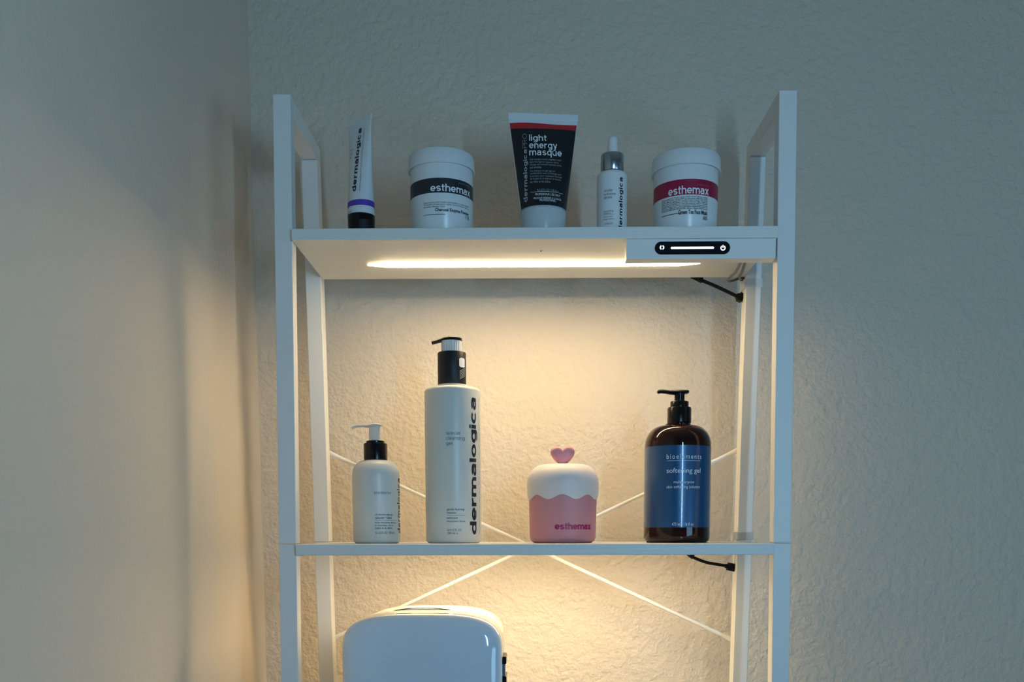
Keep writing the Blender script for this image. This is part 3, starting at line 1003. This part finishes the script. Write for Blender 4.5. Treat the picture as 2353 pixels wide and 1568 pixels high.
def tube_text(T, s, x0, x1, z0, z1, m, parent, rot=False, bold=0, shearx=0.0, e=.0003, name='lettering'):
    v, f, _ = glyphs(s, bold, 1.0)
    if rot: v = [(1 - q[1], q[0]) for q in v]
    v, f = cut2d(v, f, 6, 0)
    return link(name, [T.pt(x0 + (x1 - x0) * q[0], z0 + (z1 - z0) * q[1], e) for q in v], f, m, parent)
tube_text(T, 'dermalogica', -0.0005, 0.0078, zr(448), zr(298), M['ink'], t, True, .25)
tube_text(T, 'professional-grade skin care by The International Dermal Institute', 0.0098, 0.0114, zr(448), zr(300), M['ink_soft'], t, True, .0)
tube_text(T, 'ultracalming', -0.0135, -0.0062, zr(345), zr(341), M['ink_soft'], t)
tube_text(T, 'barrier defense', -0.0135, -0.0062, zr(354), zr(350), M['ink_soft'], t)
tube_text(T, 'booster', -0.0135, -0.0090, zr(362), zr(358), M['ink_soft'], t)
tube_text(T, '1.0 US FL OZ / 30 mL e', -0.0125, 0.003, zr(484.5 + 12), zr(480 + 12), M['ink_soft'], t)

# dark light energy masque tube
y = 0.078; k = MPP(y)
zr = lambda row: P(1248, row, y).z
ra = 50.7 * k
cp_ = [(45 * k, ZT), (46 * k, ZT + .0012), (51.0 * k, zr(490) - .0022), (50.2 * k, zr(489) - .0006), (48 * k, zr(488))]
ztop = zr(262)
t, T = tube('dark squeeze tube with red stripe and pale cap, centre of the top shelf', 'cream_tube', 1248, y, math.radians(5.5), ra, 76.3 * k,
            ztop, 12.5 * k, zr(488), M['cap_pale'], M['tube_white'], 0, cap_prof=cp_)
panel(T, zr(488.5), zr(297), .975, M['navy'], t, 'printed_panel', 24)
panel(T, zr(300), zr(286.5), .975, M['red'], t, 'red_stripe', 4, .0008, .0004)
W_ = lambda items, m, rot=False, bold=0.0: write(T, items, None, m, t, rot=rot, bold=bold, e=.0005)
W_([('light', (1216, 310, 1256, 328))], M['print_white'], bold=.20)
W_([('energy', (1216, 330, 1280, 346))], M['print_white'], bold=.20)
W_([('masque', (1216, 346.5, 1291, 362))], M['print_white'], bold=.20)
W_([('dermalogica', (1202, 344, 1214, 465))], M['print_dim'], rot=True, bold=.24)
W_([('PRO', (1200, 308, 1211, 341))], M['print_dim'], rot=True, bold=.1)
en = ['Gel masque works together with', 'light therapy to support skin\'s', 'energy and smooth texture, tone,', 'and wrinkles.']
fr = ['Ce masque en gel agit en', 'combinaison avec la th\u00e9rapie par', 'la lumi\u00e8re pour maintenir l\'\u00e9nergie', 'de la peau et en att\u00e9nuer la texture,', 'les rides et les taches.']
wd = [72, 66, 73, 28]; wf_ = [57, 72, 73, 71, 48]
W_([(s, (1217, 364.5 + 5.9 * i, 1217 + wd[i], 369.8 + 5.9 * i)) for i, s in enumerate(en)], M['print_dim'])
W_([(s, (1218, 390.5 + 6.0 * i, 1218 + wf_[i], 395.8 + 6.0 * i)) for i, s in enumerate(fr)], M['print_dim'])
W_([('4.0 US FL OZ / 118 mL e', (1234, 434.5, 1283, 440))], M['print_dim'])
W_([('PROFESSIONAL USE ONLY', (1230, 444.5, 1287, 449.5))], M['print_white'])
W_([('PRODUIT R\u00c9SERV\u00c9 \u00c0 L\'USAGE', (1226, 452, 1289, 457.5)), ('PROFESSIONNEL', (1240, 458, 1277, 463))], M['print_white'])
a0, z0 = T.inv(1219, 443); a1, _ = T.inv(1293, 443)
patch(T, a0, a1, z0 - .00015, z0 + .00015, M['print_white'], t, 'printed_line', .0005, 14, 1)

# serum dropper bottle
y = 0.078; k = MPP(y); cp = 1406.3
zr = lambda row: P(cp, row, y).z
X = P(cp, 450, y).x; R = 33.2 * k
ser = thing('dropper_bottle', 'small white serum bottle with silver collar and rubber dropper bulb on the top shelf', 'bottle', (X, y, ZT))
body = [(R - .002, ZT)] + arc(R - .002, ZT, R, ZT + .002, 4, 'r')[1:] + [(R, zr(412))] + arc(R, zr(412), 25 * k, zr(399), 8, 'z')[1:] + [(20 * k, zr(398))]
link('bottle_body', *lathe(body, X, y, 64), M['jar_white'], ser, smooth=True)
Xc = P(cp + .6, 370, y).x
col = [(24.8 * k, zr(397.5)), (25.4 * k, zr(396.5)), (25.4 * k, zr(359)), (24.6 * k, zr(357.5)), (14 * k, zr(357))]
link('collar', *lathe(col, Xc, y, 64), M['chrome'], ser, smooth=True)
Xb = P(1408, 330, y).x
bulb = [(13.2 * k, zr(358)), (13.0 * k, zr(352)), (11.2 * k, zr(345)), (10.6 * k, zr(326))] + arc(10.6 * k, zr(324), 0.0, zr(312.5), 8, 'z')[1:]
link('dropper_bulb', *lathe(bulb, Xb, y, 40), M['bulb'], ser, smooth=True)
S = Cyl(X, y, lambda z: R)
write(S, 'dermalogica', (1421.5, 407.5, 1432, 530), M['ink'], ser, rot=True, bold=.25, e=.0002)
write(S, [('circular', (1388, 433.5, 1408, 440.5)), ('hydration', (1388, 442.5, 1414.5, 450)), ('serum', (1388, 452, 1406, 457))], None, M['ink_soft'], ser)
write(S, [('long-lasting', (1387, 483, 1409, 488)), ('hydration', (1387, 488.5, 1404, 493)), ('hydratation', (1387, 496.5, 1408, 500)), ('longue dur\u00e9e', (1387, 501.5, 1411, 506)),
          ('1 US FL OZ', (1388, 512, 1408, 516))], None, M['ink_soft'], ser)
rule(S, 1387, 1411, 494.8, M['ink_soft'], ser, .0002)

# ------------------------------------------------------------------ mini fridge on the shelf below
yfd = 0.010
zf = lambda row: P(970, row, yfd).z
xl, xr_ = P(785.5, 1540, yfd).x, P(1155, 1540, yfd).x
zt = zf(1412.5); zb0 = ZB + H3
cx = (xl + xr_) / 2; hw = (xr_ - xl) / 2
fr_ = thing('mini_fridge', 'glossy white mini fridge with rounded arched top, standing below the middle shelf', 'fridge', (cx, 0.09, zb0))

def outline(s, top=0.0, n=14, foot=0.004):
    """rounded arch outline; s = inset"""
    w = hw - s; zt_ = zt - s + top; zb_ = zb0 + foot + s
    bx = 0.024 - s * .5
    hh, ex = 0.0445, 2.0 / 3.2                     # cushion-shaped top: a superellipse
    pts = []
    for i in range(49):
        a = math.pi * i / 48
        c_, s_2 = math.cos(a), math.sin(a)
        pts.append((w * math.copysign(abs(c_) ** ex, c_), zt_ - hh + hh * abs(s_2) ** ex))
    for i in range(n + 1):
        a = math.pi + math.pi / 2 * i / n
        pts.append((-w + bx + bx * math.cos(a), zb_ + bx + bx * math.sin(a)))
    for i in range(n + 1):
        a = 1.5 * math.pi + math.pi / 2 * i / n
        pts.append((w - bx + bx * math.cos(a), zb_ + bx + bx * math.sin(a)))
    return pts

def loft(levels, m, name, parent, cap0=True):
    V, Fc = [], []
    czz = (zt + zb0) / 2
    for yv, s in levels:
        sc = 1.0
        if s > .5: sc, s = 2 - s, 0.0            # values above 1 shrink the outline towards its middle
        o_ = outline(s); n = len(o_)
        V += [(cx + a * sc, yv, czz + (b - czz) * sc) for a, b in o_]
    for q in range(len(levels) - 1):
        for i in range(n):
            j = (i + 1) % n; Fc.append((q * n + i, q * n + j, (q + 1) * n + j, (q + 1) * n + i))
    cz = (zt + zb0) / 2
    V.append((cx, levels[0][0], cz)); c0 = len(V) - 1
    V.append((cx, levels[-1][0] - (0.001 if name == 'door' else 0), cz)); c1 = len(V) - 1
    for i in range(n):
        j = (i + 1) % n
        Fc.append((i, j, c0)); Fc.append(((len(levels) - 1) * n + i, (len(levels) - 1) * n + j, c1))
    return link(name, V, Fc, m, parent, smooth=True, autosmooth=False)

loft([(yfd + 0.026, .001), (yfd + 0.026, 0.0), (yfd + .006, 0.0), (yfd + .002, .0006), (yfd - .002, 1.024), (yfd - .0048, 1.055), (yfd - .0072, 1.10), (yfd - .0090, 1.17), (yfd - .0104, 1.28), (yfd - .0114, 1.45), (yfd - .0120, 1.70), (yfd - .0122, 1.9)],
     M['fridge'], 'door', fr_)
loft([(yfd + .165, .012), (yfd + .162, .004), (yfd + .155, .001), (yfd + .034, .0), (yfd + .0285, .0012), (yfd + .0285, .004)], M['fridge_body'], 'cabinet', fr_)
loft([(yfd + .029, .006), (yfd + .0258, .006)], M['grey_cable'], 'door_seal', fr_)
# carry handle folded over the top
hp = [(903, 1414), (907, 1404), (922, 1399), (945, 1396.5), (975, 1396), (1005, 1396.5), (1028, 1399), (1042, 1404), (1046, 1414)]
yh = 0.085
pts = [P(a, b, yh) for a, b in hp]
pts = cat_rom(pts, 4)
link('carry_handle', *sweep(pts, 0.0, 12) if False else sweep(pts, [(.009, .0016)] * len(pts), 12), M['fridge_body'], fr_, smooth=True)
# latch on the right edge
zl0, zl1 = zf(1600), zf(1511)
v, f = box(cx + hw - .001, cx + hw + .0042, yfd + .004, yfd + .045, zl1 - .0085, zl1)
link('latch_end', v, f, M['black'], fr_, bevel=.0008)
v, f = box(cx + hw - .001, cx + hw + .0030, yfd + .004, yfd + .045, zl1 - .0230, zl1 - .0085)
link('latch_bar', v, f, M['chrome'], fr_, bevel=.0006)
v, f = box(cx + hw - .001, cx + hw + .0042, yfd + .004, yfd + .045, zl1 - .0400, zl1 - .0230)
link('latch_end', v, f, M['black'], fr_, bevel=.0008)
for sx in (-1, 1):
    for yv in (.03, .15):
        v, f = lathe([(.008, zb0), (.009, zb0 + .006)], cx + sx * .055, yv, 20)
        link('foot', v, f, M['black'], fr_)
